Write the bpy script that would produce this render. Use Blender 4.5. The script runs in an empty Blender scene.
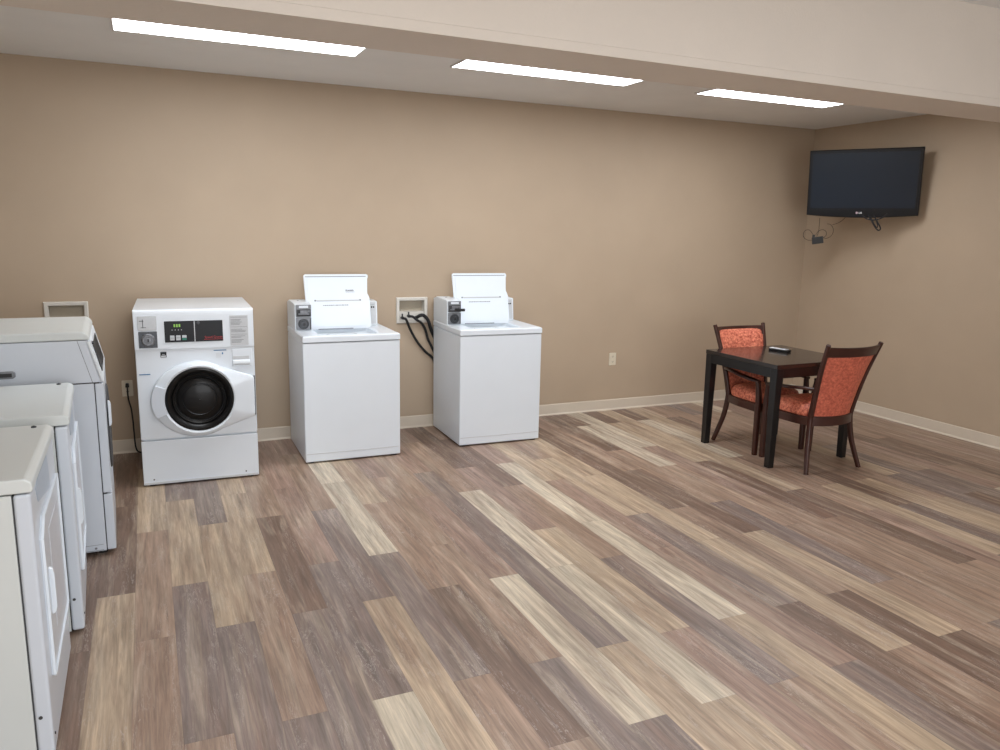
import bpy, bmesh, math, random
from mathutils import Vector, Matrix, Euler
random.seed(7)
C = bpy.context.scene.collection
R = math.radians

# ------------------------------------------------------------------ room measures
YB, XR, XL, YF, HC = 6.084, 6.163, -1.32, -3.2, 2.696     # back wall, right wall, left wall, front wall, rear ceiling
HN = 2.90                                                # ceiling on the near side of the dropped beam

# ------------------------------------------------------------------ materials
def lin(c):
    return tuple(((v/255)/12.92 if v/255 <= .04045 else ((v/255+.055)/1.055)**2.4) for v in c)

def mat(name, rgb, rough=.5, metal=0., spec=.5, noise=0., nscale=30., bump=0., bscale=200., coat=0., emit=None, estr=0., sheen=0.):
    m = bpy.data.materials.new(name); m.use_nodes = True
    nt = m.node_tree; N = nt.nodes; L = nt.links
    b = N['Principled BSDF']
    col = (*lin(rgb), 1)
    b.inputs['Base Color'].default_value = col
    b.inputs['Roughness'].default_value = rough
    b.inputs['Metallic'].default_value = metal
    b.inputs['Specular IOR Level'].default_value = spec
    b.inputs['Coat Weight'].default_value = coat
    b.inputs['Coat Roughness'].default_value = .08
    if sheen:
        b.inputs['Sheen Weight'].default_value = sheen
        b.inputs['Sheen Roughness'].default_value = .35
    if emit:
        b.inputs['Emission Color'].default_value = (*lin(emit), 1)
        b.inputs['Emission Strength'].default_value = estr
    tc = N.new('ShaderNodeTexCoord')
    if noise:
        n = N.new('ShaderNodeTexNoise'); n.inputs['Scale'].default_value = nscale; n.inputs['Detail'].default_value = 4
        L.new(tc.outputs['Object'], n.inputs['Vector'])
        mr = N.new('ShaderNodeMapRange'); mr.inputs['From Min'].default_value = .3; mr.inputs['From Max'].default_value = .7
        mr.inputs['To Min'].default_value = 1-noise; mr.inputs['To Max'].default_value = 1+noise
        L.new(n.outputs['Fac'], mr.inputs['Value'])
        mx = N.new('ShaderNodeMix'); mx.data_type = 'RGBA'; mx.blend_type = 'MULTIPLY'
        mx.inputs['Factor'].default_value = 1
        mx.inputs[6].default_value = col
        L.new(mr.outputs['Result'], mx.inputs[7])
        L.new(mx.outputs[2], b.inputs['Base Color'])
    if bump:
        n2 = N.new('ShaderNodeTexNoise'); n2.inputs['Scale'].default_value = bscale; n2.inputs['Detail'].default_value = 3
        L.new(tc.outputs['Object'], n2.inputs['Vector'])
        bp = N.new('ShaderNodeBump'); bp.inputs['Strength'].default_value = bump; bp.inputs['Distance'].default_value = .004
        L.new(n2.outputs['Fac'], bp.inputs['Height']); L.new(bp.outputs['Normal'], b.inputs['Normal'])
    return m

M = {}
M['wall']    = mat('tan wall paint', (176,157,135), .62, noise=.025, nscale=2.5, bump=.10, bscale=160)
M['ceil']    = mat('ceiling paint', (230,231,230), .75, noise=.02, nscale=3, bump=.18, bscale=120)
M['soffit']  = mat('beam paint', (218,209,198), .7, noise=.02, nscale=2, bump=.28, bscale=70)
M['base']    = mat('vinyl baseboard', (205,193,176), .45, noise=.02, nscale=8)
M['white']   = mat('white enamel', (219,226,233), .28, spec=.5, coat=.25, noise=.01, nscale=6)
M['white2']  = mat('warm white plastic', (219,225,230), .38, noise=.01, nscale=6)
M['grey_white'] = mat('cool grey enamel', (200,207,216), .32, coat=.15, noise=.015, nscale=5)
M['shaded_white']= mat('shaded white enamel', (203,208,207), .34, coat=.15, noise=.02, nscale=4)  # white darkened to carry the shade on the low dryers' near sides
M['seam']    = mat('dark seam', (58,58,60), .7, noise=.05)
M['black']   = mat('black plastic', (18,18,20), .45, noise=.05, nscale=20)
M['rubber']  = mat('black rubber', (20,20,22), .55, noise=.1, nscale=40)
M['panel_black'] = mat('black control glass', (16,18,22), .3, spec=.25, noise=.05)
M['chrome']  = mat('brushed steel', (122,124,128), .42, metal=.6, noise=.12, nscale=60)
M['steel_dark']= mat('dark steel', (74,76,79), .35, metal=.85, noise=.12, nscale=60)  # darker steel tone for locks, hinges and small fittings
M['steel_pale']= mat('pale steel plate', (176,178,180), .4, metal=.55, noise=.05, nscale=50)
M['label_grey'] = mat('grey printed label', (196,199,202), .5, noise=.03, nscale=60)
M['scoop'] = mat('blue grey recess shade', (170,182,196), .4, noise=.03)  # shade of the dryer's hand scoop, painted on a flat panel
M['door_inset'] = mat('pale door inset', (196,200,208), .35, noise=.02)
M['print']   = mat('grey print', (118,122,128), .6, noise=.15, nscale=300)
M['blue']    = mat('blue print', (58,112,158), .5, noise=.05)
M['red']     = mat('red lettering', (170,42,48), .5, noise=.05, emit=(170,42,48), estr=.05)
M['green']   = mat('green display', (120,160,70), .4, noise=.05, emit=(110,170,60), estr=.35)
M['button']  = mat('grey buttons', (196,200,204), .45, noise=.03)
M['button_green'] = mat('green button', (30,120,100), .45, noise=.03)
M['drum']    = mat('dark drum glass', (13,13,14), .3, spec=.3, noise=.3, nscale=9, coat=.1)
M['drum_in'] = mat('drum interior behind glass', (15,14,14), .34, spec=.22, noise=.25, nscale=14, coat=.06)
M['tub']     = mat('washer tub', (52,54,57), .5, metal=.2, noise=.1)
M['wood']    = mat('mahogany stained wood', (58,27,19), .34, noise=.22, nscale=14, coat=.2)
M['table']   = mat('espresso table lacquer', (15,15,17), .32, noise=.15, nscale=10, coat=.08)
M['table_top']= mat('espresso table top', (36,30,28), .22, noise=.12, nscale=12, coat=.35)
M['tv']      = mat('black tv bezel', (11,15,20), .28, noise=.04)
M['screen']  = mat('tv screen', (20,30,42), .3, noise=.03, nscale=3)
M['silver']  = mat('silver plastic', (225,227,230), .35, metal=.0, noise=.03)
M['ivory']   = mat('ivory plastic', (213,204,184), .4, noise=.02)
M['slot']    = mat('outlet slots', (120,108,92), .6, noise=.05)
M['box_frame'] = mat('off white plastic frame', (208,204,196), .4, noise=.02)
M['box_in']  = mat('outlet box interior', (176,166,148), .6, noise=.03)
M['diffuser']= mat('lit diffuser', (255,255,252), .5, noise=.01, emit=(246,250,255), estr=11.5)
M['plate']   = mat('white frame metal', (214,213,210), .5, noise=.02)

def velvet(name, dark, light):
    m = bpy.data.materials.new(name); m.use_nodes = True
    nt = m.node_tree; N = nt.nodes; L = nt.links; b = N['Principled BSDF']
    tc = N.new('ShaderNodeTexCoord')
    n = N.new('ShaderNodeTexNoise'); n.inputs['Scale'].default_value = 55; n.inputs['Detail'].default_value = 5; n.inputs['Roughness'].default_value = .65
    L.new(tc.outputs['Object'], n.inputs['Vector'])
    r = N.new('ShaderNodeValToRGB')
    r.color_ramp.elements[0].position = .36; r.color_ramp.elements[0].color = (*lin(dark), 1)
    r.color_ramp.elements[1].position = .66; r.color_ramp.elements[1].color = (*lin(light), 1)
    L.new(n.outputs['Fac'], r.inputs['Fac']); L.new(r.outputs['Color'], b.inputs['Base Color'])
    b.inputs['Roughness'].default_value = .55
    b.inputs['Sheen Weight'].default_value = .5; b.inputs['Sheen Roughness'].default_value = .3
    b.inputs['Sheen Tint'].default_value = (*lin((255,170,130)), 1)
    bp = N.new('ShaderNodeBump'); bp.inputs['Strength'].default_value = .25; bp.inputs['Distance'].default_value = .004
    L.new(n.outputs['Fac'], bp.inputs['Height']); L.new(bp.outputs['Normal'], b.inputs['Normal'])
    return m
M['velvet_back'] = velvet('coral velvet outside back', (168,78,60), (216,118,92))
M['velvet']  = velvet('coral velvet', (158,58,42), (240,150,118))

def floor_material():
    m = bpy.data.materials.new('weathered vinyl planks'); m.use_nodes = True
    nt = m.node_tree; N = nt.nodes; L = nt.links; b = N['Principled BSDF']
    at = N.new('ShaderNodeAttribute'); at.attribute_name = 'tone'
    sd = N.new('ShaderNodeAttribute'); sd.attribute_name = 'seed'
    uv = N.new('ShaderNodeUVMap'); uv.uv_map = 'plank'
    tc = N.new('ShaderNodeTexCoord')
    add = N.new('ShaderNodeVectorMath'); add.operation = 'ADD'
    L.new(tc.outputs['Object'], add.inputs[0]); L.new(sd.outputs['Color'], add.inputs[1])
    def noise(sx, sy, scale, detail, rough=.6, dist=0.):
        mp = N.new('ShaderNodeMapping'); mp.inputs['Scale'].default_value = (sx, sy, 1)
        L.new(add.outputs[0], mp.inputs['Vector'])
        n = N.new('ShaderNodeTexNoise'); n.inputs['Scale'].default_value = scale; n.inputs['Detail'].default_value = detail
        n.inputs['Roughness'].default_value = rough; n.inputs['Distortion'].default_value = dist
        L.new(mp.outputs[0], n.inputs['Vector']); return n
    def ramp(n, a, bb, lo, hi):
        r = N.new('ShaderNodeMapRange'); r.inputs['From Min'].default_value = a; r.inputs['From Max'].default_value = bb
        r.inputs['To Min'].default_value = lo; r.inputs['To Max'].default_value = hi
        L.new(n.outputs['Fac'], r.inputs['Value']); return r
    def mul(a, bsock, fac=1., mode='MULTIPLY'):
        x = N.new('ShaderNodeMix'); x.data_type = 'RGBA'; x.blend_type = mode
        x.inputs['Factor'].default_value = fac
        L.new(a, x.inputs[6]); L.new(bsock, x.inputs[7]); return x.outputs[2]
    broad = ramp(noise(20, 1.6, 1, 4, .65), .3, .7, .78, 1.2)
    grain = ramp(noise(60, 2.6, 1, 6, .7, .6), .3, .72, .66, 1.27)
    fine  = ramp(noise(240, 7, 1, 3, .6), .3, .7, .90, 1.08)
    # weathered patches: brown where worn, grey where limed
    def tint(n, a, bb, amt, rgb, c0):
        fr = ramp(n, a, bb, 0, amt); x = N.new('ShaderNodeMix'); x.data_type = 'RGBA'
        L.new(fr.outputs[0], x.inputs['Factor']); L.new(c0, x.inputs[6]); x.inputs[7].default_value = (*lin(rgb), 1); return x.outputs[2]
    c = tint(noise(13, 1.1, 1, 4, .65, .8), .44, .68, .62, (118,92,77), at.outputs['Color'])
    c = tint(noise(10, .9, 1.7, 4, .6, .8), .50, .72, .55, (184,168,148), c)
    c = mul(c, broad.outputs[0]); c = mul(c, grain.outputs[0]); c = mul(c, fine.outputs[0])
    # limed (white-filled) cathedral grain
    wn = noise(26, 3.2, 1, 5, .7, 1.6)
    wv = N.new('ShaderNodeMath'); wv.operation = 'MULTIPLY'; wv.inputs[1].default_value = 38
    L.new(wn.outputs['Fac'], wv.inputs[0])
    sn = N.new('ShaderNodeMath'); sn.operation = 'SINE'; L.new(wv.outputs[0], sn.inputs[0])
    wr = N.new('ShaderNodeMapRange'); wr.inputs['From Min'].default_value = .80; wr.inputs['From Max'].default_value = 1.0
    wr.inputs['To Min'].default_value = 0; wr.inputs['To Max'].default_value = .8
    L.new(sn.outputs[0], wr.inputs['Value'])
    msk = ramp(noise(14, 2.4, 1, 2), .47, .64, 0, 1)
    pm = N.new('ShaderNodeMath'); pm.operation = 'MULTIPLY'; L.new(wr.outputs[0], pm.inputs[0]); L.new(msk.outputs[0], pm.inputs[1])
    pm2 = N.new('ShaderNodeMath'); pm2.operation = 'MULTIPLY'; L.new(pm.outputs[0], pm2.inputs[0]); pm2.inputs[1].default_value = .62
    wmix = N.new('ShaderNodeMix'); wmix.data_type = 'RGBA'
    L.new(pm2.outputs[0], wmix.inputs['Factor']); L.new(c, wmix.inputs[6]); wmix.inputs[7].default_value = (*lin((190,180,172)), 1)
    c = wmix.outputs[2]
    # hairline joint at the plank edges, in plank coordinates (metres)
    sx = N.new('ShaderNodeSeparateXYZ'); L.new(uv.outputs[0], sx.inputs[0])
    def near0(sock):
        q = N.new('ShaderNodeMath'); q.operation = 'LESS_THAN'; L.new(sock, q.inputs[0]); q.inputs[1].default_value = .0016; return q
    mx = N.new('ShaderNodeMath'); mx.operation = 'MAXIMUM'
    L.new(near0(sx.outputs[0]).outputs[0], mx.inputs[0]); L.new(near0(sx.outputs[1]).outputs[0], mx.inputs[1])
    jf = N.new('ShaderNodeMath'); jf.operation = 'MULTIPLY'; jf.inputs[1].default_value = .35; L.new(mx.outputs[0], jf.inputs[0])
    jm = N.new('ShaderNodeMix'); jm.data_type = 'RGBA'; L.new(jf.outputs[0], jm.inputs['Factor']); L.new(c, jm.inputs[6])
    jm.inputs[7].default_value = (*lin((60,50,44)), 1)
    L.new(jm.outputs[2], b.inputs['Base Color'])
    b.inputs['Roughness'].default_value = .42; b.inputs['Specular IOR Level'].default_value = .4
    bp = N.new('ShaderNodeBump'); bp.inputs['Strength'].default_value = .15; bp.inputs['Distance'].default_value = .002
    L.new(grain.outputs[0], bp.inputs['Height']); L.new(bp.outputs['Normal'], b.inputs['Normal'])
    return m
M['floor'] = floor_material()

# ------------------------------------------------------------------ helpers
def link(name, bm, m, parent=None, label=None, smooth=True, angle=35, kind=None):
    me = bpy.data.meshes.new(name); bmesh.ops.recalc_face_normals(bm, faces=bm.faces[:])
    bm.to_mesh(me); bm.free()
    for mm in (m if isinstance(m, (list, tuple)) else [m]): me.materials.append(mm)
    o = bpy.data.objects.new(name, me); C.objects.link(o)
    if parent: o.parent = parent
    if label: o['label'] = label
    if kind: o['kind'] = kind
    if smooth:
        me.shade_smooth()
        try: me.set_sharp_from_angle(angle=R(angle))
        except Exception: pass
        wn = o.modifiers.new('weighted normals', 'WEIGHTED_NORMAL'); wn.keep_sharp = True; wn.weight = 80
    return o

def thing(name, label, cat, loc=(0,0,0), rz=0, group=None, rx=0):
    o = bpy.data.objects.new(name, None); C.objects.link(o)
    o.empty_display_size = .1
    o.location = loc; o.rotation_euler = (R(rx), 0, R(rz)); o['label'] = label; o['category'] = cat
    if group: o['group'] = group
    return o

def tag(o, label, cat, group=None):
    o['label'] = label; o['category'] = cat
    if group: o['group'] = group
    return o

def dup(root, loc, rz, label):
    r = root.copy(); C.objects.link(r); r.location = loc; r.rotation_euler = (0, 0, R(rz)); r['label'] = label
    for ch in list(root.children):
        c = ch.copy(); C.objects.link(c); c.parent = r
        for g in ch.children:
            d = g.copy(); C.objects.link(d); d.parent = c
    return r

def BM(): return bmesh.new()

def box(bm, x0, x1, y0, y1, z0, z1, bev=0., seg=2, mi=0):
    vs = [bm.verts.new((x, y, z)) for x in (x0, x1) for y in (y0, y1) for z in (z0, z1)]
    idx = [(0,1,3,2),(4,6,7,5),(0,4,5,1),(2,3,7,6),(0,2,6,4),(1,5,7,3)]
    fs = [bm.faces.new([vs[i] for i in f]) for f in idx]
    for f in fs: f.material_index = mi
    bmesh.ops.recalc_face_normals(bm, faces=fs)
    if bev:
        es = list({e for f in fs for e in f.edges})
        bmesh.ops.bevel(bm, geom=es, offset=bev, segments=seg, affect='EDGES', profile=.5, material=-1)
    return bm

def prism(bm, pts, axis, a, b, bev=0., seg=2):
    """extrude a polygon (2-D points) along axis from a to b. axis x: pts are (y,z); y: (x,z); z: (x,y)"""
    def P(p, t):
        return {'x': (t, p[0], p[1]), 'y': (p[0], t, p[1]), 'z': (p[0], p[1], t)}[axis]
    A = [bm.verts.new(P(p, a)) for p in pts]; B = [bm.verts.new(P(p, b)) for p in pts]
    n = len(pts); fs = [bm.faces.new(A), bm.faces.new(B[::-1])]
    for i in range(n): fs.append(bm.faces.new([A[i], B[i], B[(i+1) % n], A[(i+1) % n]]))
    bmesh.ops.recalc_face_normals(bm, faces=fs)
    if bev:
        es = list({e for f in fs for e in f.edges if e.calc_face_angle(0) > R(25)})
        bmesh.ops.bevel(bm, geom=es, offset=bev, segments=seg, affect='EDGES', profile=.5)
    return bm

def rrect(x0, x1, z0, z1, r, n=6):
    out = []
    for cx, cz, a0 in ((x1-r, z1-r, 0), (x0+r, z1-r, 90), (x0+r, z0+r, 180), (x1-r, z0+r, 270)):
        for k in range(n+1):
            a = R(a0 + 90*k/n); out.append((cx + r*math.cos(a), cz + r*math.sin(a)))
    return out

def loft(bm, rings, cap0=True, cap1=True, closed=True):
    V = [[bm.verts.new(p) for p in r] for r in rings]
    n = len(rings[0])
    for a, b in zip(V[:-1], V[1:]):
        for i in range(n if closed else n-1):
            bm.faces.new([a[i], a[(i+1) % n], b[(i+1) % n], b[i]])
    if cap0: bm.faces.new(V[0][::-1])
    if cap1: bm.faces.new(V[-1])
    return bm

def lathe(bm, prof, centre, axis='y', n=48, cap0=False, cap1=False):
    rings = []
    for r, t in prof:
        ring = []
        for k in range(n):
            a = 2*math.pi*k/n; c, s = r*math.cos(a), r*math.sin(a)
            d = {'y': (c, t, s), 'z': (c, s, t), 'x': (t, c, s)}[axis]
            ring.append((centre[0]+d[0], centre[1]+d[1], centre[2]+d[2]))
        rings.append(ring)
    return loft(bm, rings, cap0, cap1)

def spline(P, n=8):
    P = [Vector(p) for p in P]; out = []
    for i in range(len(P)-1):
        p0, p1, p2, p3 = P[max(i-1, 0)], P[i], P[i+1], P[min(i+2, len(P)-1)]
        for k in range(n):
            t = k/n
            out.append(.5*((2*p1) + (p2-p0)*t + (2*p0-5*p1+4*p2-p3)*t*t + (3*p1-p0-3*p2+p3)*t**3))
    out.append(P[-1]); return out

def tube(bm, P, r, n=10, sm=8):
    P = spline(P, sm) if sm else [Vector(p) for p in P]
    rings = []; up = Vector((.13, .2, .97))
    for i, p in enumerate(P):
        t = (P[min(i+1, len(P)-1)] - P[max(i-1, 0)]).normalized()
        s = t.cross(up)
        if s.length < 1e-4: s = t.cross(Vector((1, 0, 0)))
        s.normalize(); u = s.cross(t).normalized(); up = u
        rr = r[min(i*len(r)//len(P), len(r)-1)] if isinstance(r, (list, tuple)) else r
        rings.append([tuple(p + rr*(math.cos(2*math.pi*k/n)*s + math.sin(2*math.pi*k/n)*u)) for k in range(n)])
    return loft(bm, rings)

def sweep(bm, P, size, side=(1, 0, 0), sm=6, rnd=.28):
    """rectangular rounded section swept along P; size list of (w along side, h across)"""
    Q = spline(P, sm) if sm else [Vector(p) for p in P]
    m = len(Q); side = Vector(side); rings = []
    for i, p in enumerate(Q):
        t = (Q[min(i+1, m-1)] - Q[max(i-1, 0)]).normalized()
        s = (side - side.dot(t)*t).normalized(); u = t.cross(s)
        f = i/(m-1)*(len(size)-1); k = min(int(f), len(size)-2); f -= k
        w = size[k][0]*(1-f)+size[k+1][0]*f; h = size[k][1]*(1-f)+size[k+1][1]*f
        pts = rrect(-w/2, w/2, -h/2, h/2, rnd*min(w, h), 3)
        rings.append([tuple(p + a*s + b*u) for a, b in pts])
    return loft(bm, rings)

def text(name, body, size, loc, rot, m, parent, depth=.0008, align='LEFT', bold=False):
    cu = bpy.data.curves.new(name, 'FONT'); cu.body = body; cu.size = size; cu.extrude = depth; cu.align_x = align
    cu.offset = size*.03 if bold else 0
    o = bpy.data.objects.new(name, cu); C.objects.link(o)
    dg = bpy.context.evaluated_depsgraph_get()
    me = bpy.data.meshes.new_from_object(o.evaluated_get(dg)); bpy.data.objects.remove(o)
    me.name = name; me.materials.clear(); me.materials.append(m)
    q = bpy.data.objects.new(name, me); C.objects.link(q); q.location = loc; q.rotation_euler = rot; q.parent = parent
    return q
FRONT = (R(90), 0, 0)          # lettering on a face that looks along local -Y

def feet(parent, spots, r=.022):
    for x, y in spots:
        bm = BM(); lathe(bm, [(r, 0), (r, .008), (.011, .010), (.011, .032)], (x, y, 0), 'z', 16, True, True); link('foot', bm, M['rubber'], parent)

def struct(name, bm, m, label=None):
    o = link(name, bm, m, None, label, smooth=False); o['kind'] = 'structure'; return o

# ------------------------------------------------------------------ room shell
OB = [(-.664, -.393, .885, 1.109), (1.82, 2.085, .884, 1.096)]      # utility boxes recessed into the back wall
bm = BM()
T = .12
xs = sorted({XL-T, XR+T, *[v for o in OB for v in (o[0]+.02, o[1]-.02)]})
zs = sorted({-.0, 3.0, *[v for o in OB for v in (o[2]+.02, o[3]-.02)]})
for i in range(len(xs)-1):
    for j in range(len(zs)-1):
        cx, cz = (xs[i]+xs[i+1])/2, (zs[j]+zs[j+1])/2
        if any(o[0] < cx < o[1] and o[2] < cz < o[3] for o in OB): continue
        box(bm, xs[i], xs[i+1], YB, YB+T, zs[j], zs[j+1])
bmesh.ops.remove_doubles(bm, verts=bm.verts[:], dist=1e-5)
inner = {}
for f in bm.faces[:]:
    k = tuple(round(v, 4) for v in f.calc_center_median()); inner.setdefault(k, []).append(f)
dead = [f for v in inner.values() if len(v) > 1 for f in v]
bmesh.ops.delete(bm, geom=dead, context='FACES_ONLY')
struct('wall_back', bm, M['wall'])
bm = BM(); box(bm, XR, XR+T, YF-T, YB, 0, 3.0); struct('wall_right', bm, M['wall'])
bm = BM(); box(bm, XL-T, XL, YF-T, YB, 0, 3.0); struct('wall_left', bm, M['wall'])
bm = BM(); box(bm, XL, XR, YF-T, YF, 0, 3.0); struct('wall_front', bm, M['wall'])
# ceiling: rear bay lower than the near bay, joined behind the beam
SY0, SY1, SZ = 3.02, 3.44, 2.40
bm = BM(); box(bm, XL, XR, SY1-.07, YB, HC, 3.0); box(bm, XL, XR, YF, SY0+.04, HN, 3.0)
struct('ceiling', bm, M['ceil'])
bm = BM()
loft(bm, [[(x, y0, SZ), (x, y1, SZ), (x, y1, 2.98), (x, y0, 2.98)] for x, y0, y1 in ((XL, SY0-.025, SY1-.065), (XR, SY0+.03, SY1+.015))])
struct('trim_1', bm, M['soffit'], 'dropped painted ceiling beam running the width of the room')
bm = BM()
loft(bm, [[(x, y0+a, SZ+b) for a, b in ((-.005, -.004), (.03, -.004), (.03, .001), (.002, .003), (.002, .040), (-.005, .036))] for x, y0 in ((XL, SY0-.025), (XR, SY0+.03))])
struct('trim_2', bm, M['soffit'], 'corner bead along lower near edge of the beam')

def baseboard(name, pts):
    bm = BM()
    prof = [(0, 0), (.016, 0), (.014, .006), (.008, .014), (.007, .094), (.004, .100), (0, .100)]
    (x0, y0), (x1, y1), (nx, ny) = pts
    rings = [[(px + nx*d, py + ny*d, z) for d, z in prof] for px, py in ((x0, y0), (x1, y1))]
    loft(bm, rings); struct(name, bm, M['base'])
baseboard('baseboard_back', ((XL, YB), (XR, YB), (0, -1)))
baseboard('baseboard_right', ((XR, YB), (XR, YF), (-1, 0)))
baseboard('baseboard_left', ((XL, YB), (XL, YF), (1, 0)))
baseboard('baseboard_front', ((XL, YF), (XR, YF), (0, 1)))

# floor: one mesh, one face per plank, its own tone
PW, X0 = .1555, .017
TONE = {'W': (200,187,166), 'L': (178,157,133), 'M': (154,130,112), 'P': (153,128,114), 'G': (129,114,107), 'D': (118,97,84)}
SPEC = {(-4,2.46):'D',(-4,1.24):'D',(-3,3.22):'D',(-3,1.99):'D',(-2,2.46):'L',(-2,3.67):'D',(-2,1.24):'L',(-1,4.43):'L',(-1,3.22):'M',(-1,1.99):'M',
 (0,3.67):'L',(0,4.88):'G',(0,2.46):'G',(0,1.24):'M',(1,4.43):'G',(1,3.22):'L',(1,1.99):'G',(1,.78):'G',(2,3.67):'L',(2,4.88):'L',(2,2.46):'M',(2,1.24):'G',
 (3,4.43):'M',(3,3.22):'D',(3,1.99):'G',(4,4.88):'P',(4,3.67):'P',(4,2.46):'G',(4,1.24):'W',(5,4.43):'M',(5,3.22):'G',(5,1.99):'L',
 (6,4.88):'W',(6,3.67):'W',(6,2.46):'G',(6,1.24):'M',(7,4.43):'L',(7,3.22):'M',(7,1.99):'D',(8,4.88):'P',(8,3.67):'M',(8,2.46):'M',(8,1.24):'G',
 (9,4.43):'M',(9,3.22):'P',(9,1.99):'W',(10,4.88):'P',(10,3.67):'G',(10,2.46):'G',(10,1.24):'L',(11,4.43):'M',(11,3.22):'W',(11,1.99):'W',(11,.78):'L',
 (12,4.88):'D',(12,3.67):'P',(12,2.46):'L',(12,1.24):'P',(13,4.43):'D',(13,3.22):'M',(13,1.99):'G',(14,4.88):'P',(14,3.67):'W',(14,2.46):'W',(14,1.24):'L',
 (15,4.43):'L',(15,3.22):'P',(15,1.99):'P',(16,4.88):'M',(16,3.67):'L',(16,2.46):'G',(17,4.43):'L',(17,3.22):'L',(17,1.99):'L',(18,4.88):'D',(18,3.67):'D',(18,2.46):'M',(18,1.24):'D',
 (19,4.43):'M',(19,3.22):'D',(19,1.99):'L',(20,4.88):'D',(20,3.67):'M',(20,2.46):'G',(21,4.43):'W',(21,3.22):'M',(22,3.67):'P',(22,2.46):'M',(23,3.22):'D',(23,1.99):'M',(24,3.67):'L',(24,2.46):'D',(25,3.22):'M',(26,2.46):'L',(27,3.22):'D'}
bm = BM(); tone = bm.loops.layers.float_color.new('tone'); seed = bm.loops.layers.float_color.new('seed'); uvl = bm.loops.layers.uv.new('plank')
kmin, kmax = int((XL-X0)//PW), int((XR-X0)//PW)
rngs = random.Random(11)
for k in range(kmin, kmax+1):
    xa, xb = max(X0+k*PW, XL), min(X0+(k+1)*PW, XR)
    if xb - xa < 1e-4: continue
    off = 2.46 if k % 2 == 0 else 1.99
    j = -5
    while True:
        y0 = off + j*1.2125; y1 = y0 + 1.2125; j += 1
        if y0 > YB: break
        ya, yb = max(y0, YF), min(y1, YB)
        if yb <= ya: continue
        key = None
        for kk, v in SPEC.items():
            if kk[0] == k and abs(kk[1]-y0) < .08: key = v
        if key is None: key = rngs.choices('WLMPGD', (.4, 1.6, 2.4, 2.2, 1.6, 1.5))[0]
        base = lin(TONE[key]); j_ = rngs.uniform(.95, 1.05)
        col = (base[0]*j_, base[1]*j_, base[2]*j_, 1)
        sdv = (rngs.uniform(0, 40), rngs.uniform(0, 40), rngs.uniform(0, 40), 1)
        f = bm.faces.new([bm.verts.new(p) for p in ((xa, ya, 0), (xb, ya, 0), (xb, yb, 0), (xa, yb, 0))])
        for lp, uvv in zip(f.loops, ((0, 0), (xb-xa, 0), (xb-xa, yb-ya), (0, yb-ya))):
            lp[tone] = col; lp[seed] = sdv; lp[uvl].uv = uvv
struct('floor', bm, M['floor'])

# ------------------------------------------------------------------ ceiling lights
def ceiling_light(x0, x1, label):
    cx, cy = (x0+x1)/2, 4.70; w, d = (x1-x0)/2, .295
    t = thing('ceiling_light', label, 'ceiling light', (cx, cy, HC-.014), 0, 'ceiling lights behind the beam')
    bm = BM(); z0, z1 = 0., .032
    for a in ((-w, w, -d, -d+.018), (-w, w, d-.018, d), (-w, -w+.008, -d+.018, d-.018), (w-.008, w, -d+.018, d-.018)):
        box(bm, a[0], a[1], a[2], a[3], z0, z1, .002, 1)
    link('frame', bm, M['plate'], t)
    bm = BM(); box(bm, -w+.008, w-.008, -d+.018, d-.018, .002, .03); link('diffuser', bm, M['diffuser'], t, smooth=False)
ceiling_light(-.10, 1.24, 'long glowing ceiling light above the front-loading washer, nearest the left wall')
ceiling_light(1.865, 3.19, 'glowing ceiling light in the middle of the row of three')
ceiling_light(3.82, 5.098, 'glowing ceiling light nearest the television')

# ------------------------------------------------------------------ front-loading washer
w1 = thing('front_load_washer', 'white front-loading coin washer with a round dark glass door', 'washing machine', (.249, 5.21, 0), -1.5)
W = .352
bm = BM(); box(bm, -W, W, .0, .78, .305, 1.06, .008); box(bm, -W+.01, W-.01, .02, .73, .26, .32)
link('cabinet', bm, M['white'], w1)
bm = BM(); box(bm, -W, W, -.003, .775, .010, .298, .006); bp_ = link('base_panel', bm, M['white'], w1)
bm = BM(); box(bm, -W+.006, W-.006, -.006, 0, .012, .026, .002); link('toe_strip', bm, M['label_grey'], bp_)
bm = BM()
bm.free(); feet(w1, [(x, y) for x in (-.3, .3) for y in (.03, .70)])
bm = BM()
bm.free()
for x in (-.29, .27): bm = BM(); lathe(bm, [(.005, -.006), (.004, -.003)], (x, 0, .045), 'y', 12, True, True); link('screw', bm, M['steel_dark'], w1)
# sloped-lip top
bm = BM(); prism(bm, [(-.005, 1.100), (-.002, 1.122), (.008, 1.130), (.78, 1.130), (.78, 1.05), (-.004, 1.05)], 'x', -W, W, .004)
link('top_panel', bm, M['white'], w1)
# control panel with coin recess cut-outs built as frames
bm = BM(); box(bm, -W, W, -.006, .06, .880, 1.10, .004); cp = link('control_panel', bm, M['white'], w1)
bm = BM()
box(bm, -.328, -.221, -.009, -.004, 1.004, 1.090, .002); q = link('coin_drop', bm, M['steel_pale'], w1)
bm = BM(); box(bm, -.300, -.296, -.0115, -.008, 1.018, 1.072); box(bm, -.318, -.292, -.0105, -.008, 1.060, 1.064); box(bm, -.31, -.28, -.0105, -.008, 1.02, 1.023); link('coin_slot', bm, M['seam'], q)
bm = BM(); box(bm, -.326, -.221, -.010, -.004, .894, .996, .002); q = link('lock_plate', bm, M['steel_dark'], w1)
bm = BM(); lathe(bm, [(.040, -.010), (.040, -.018), (.034, -.022), (.032, -.016), (.020, -.016), (.018, -.024), (.0, -.025)], (-.272, 0, .943), 'y', 32)
link('lock', bm, M['chrome'], q)
bm = BM(); box(bm, -.276, -.268, -.0275, -.0245, .934, .952); link('keyhole', bm, M['black'], q)
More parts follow.
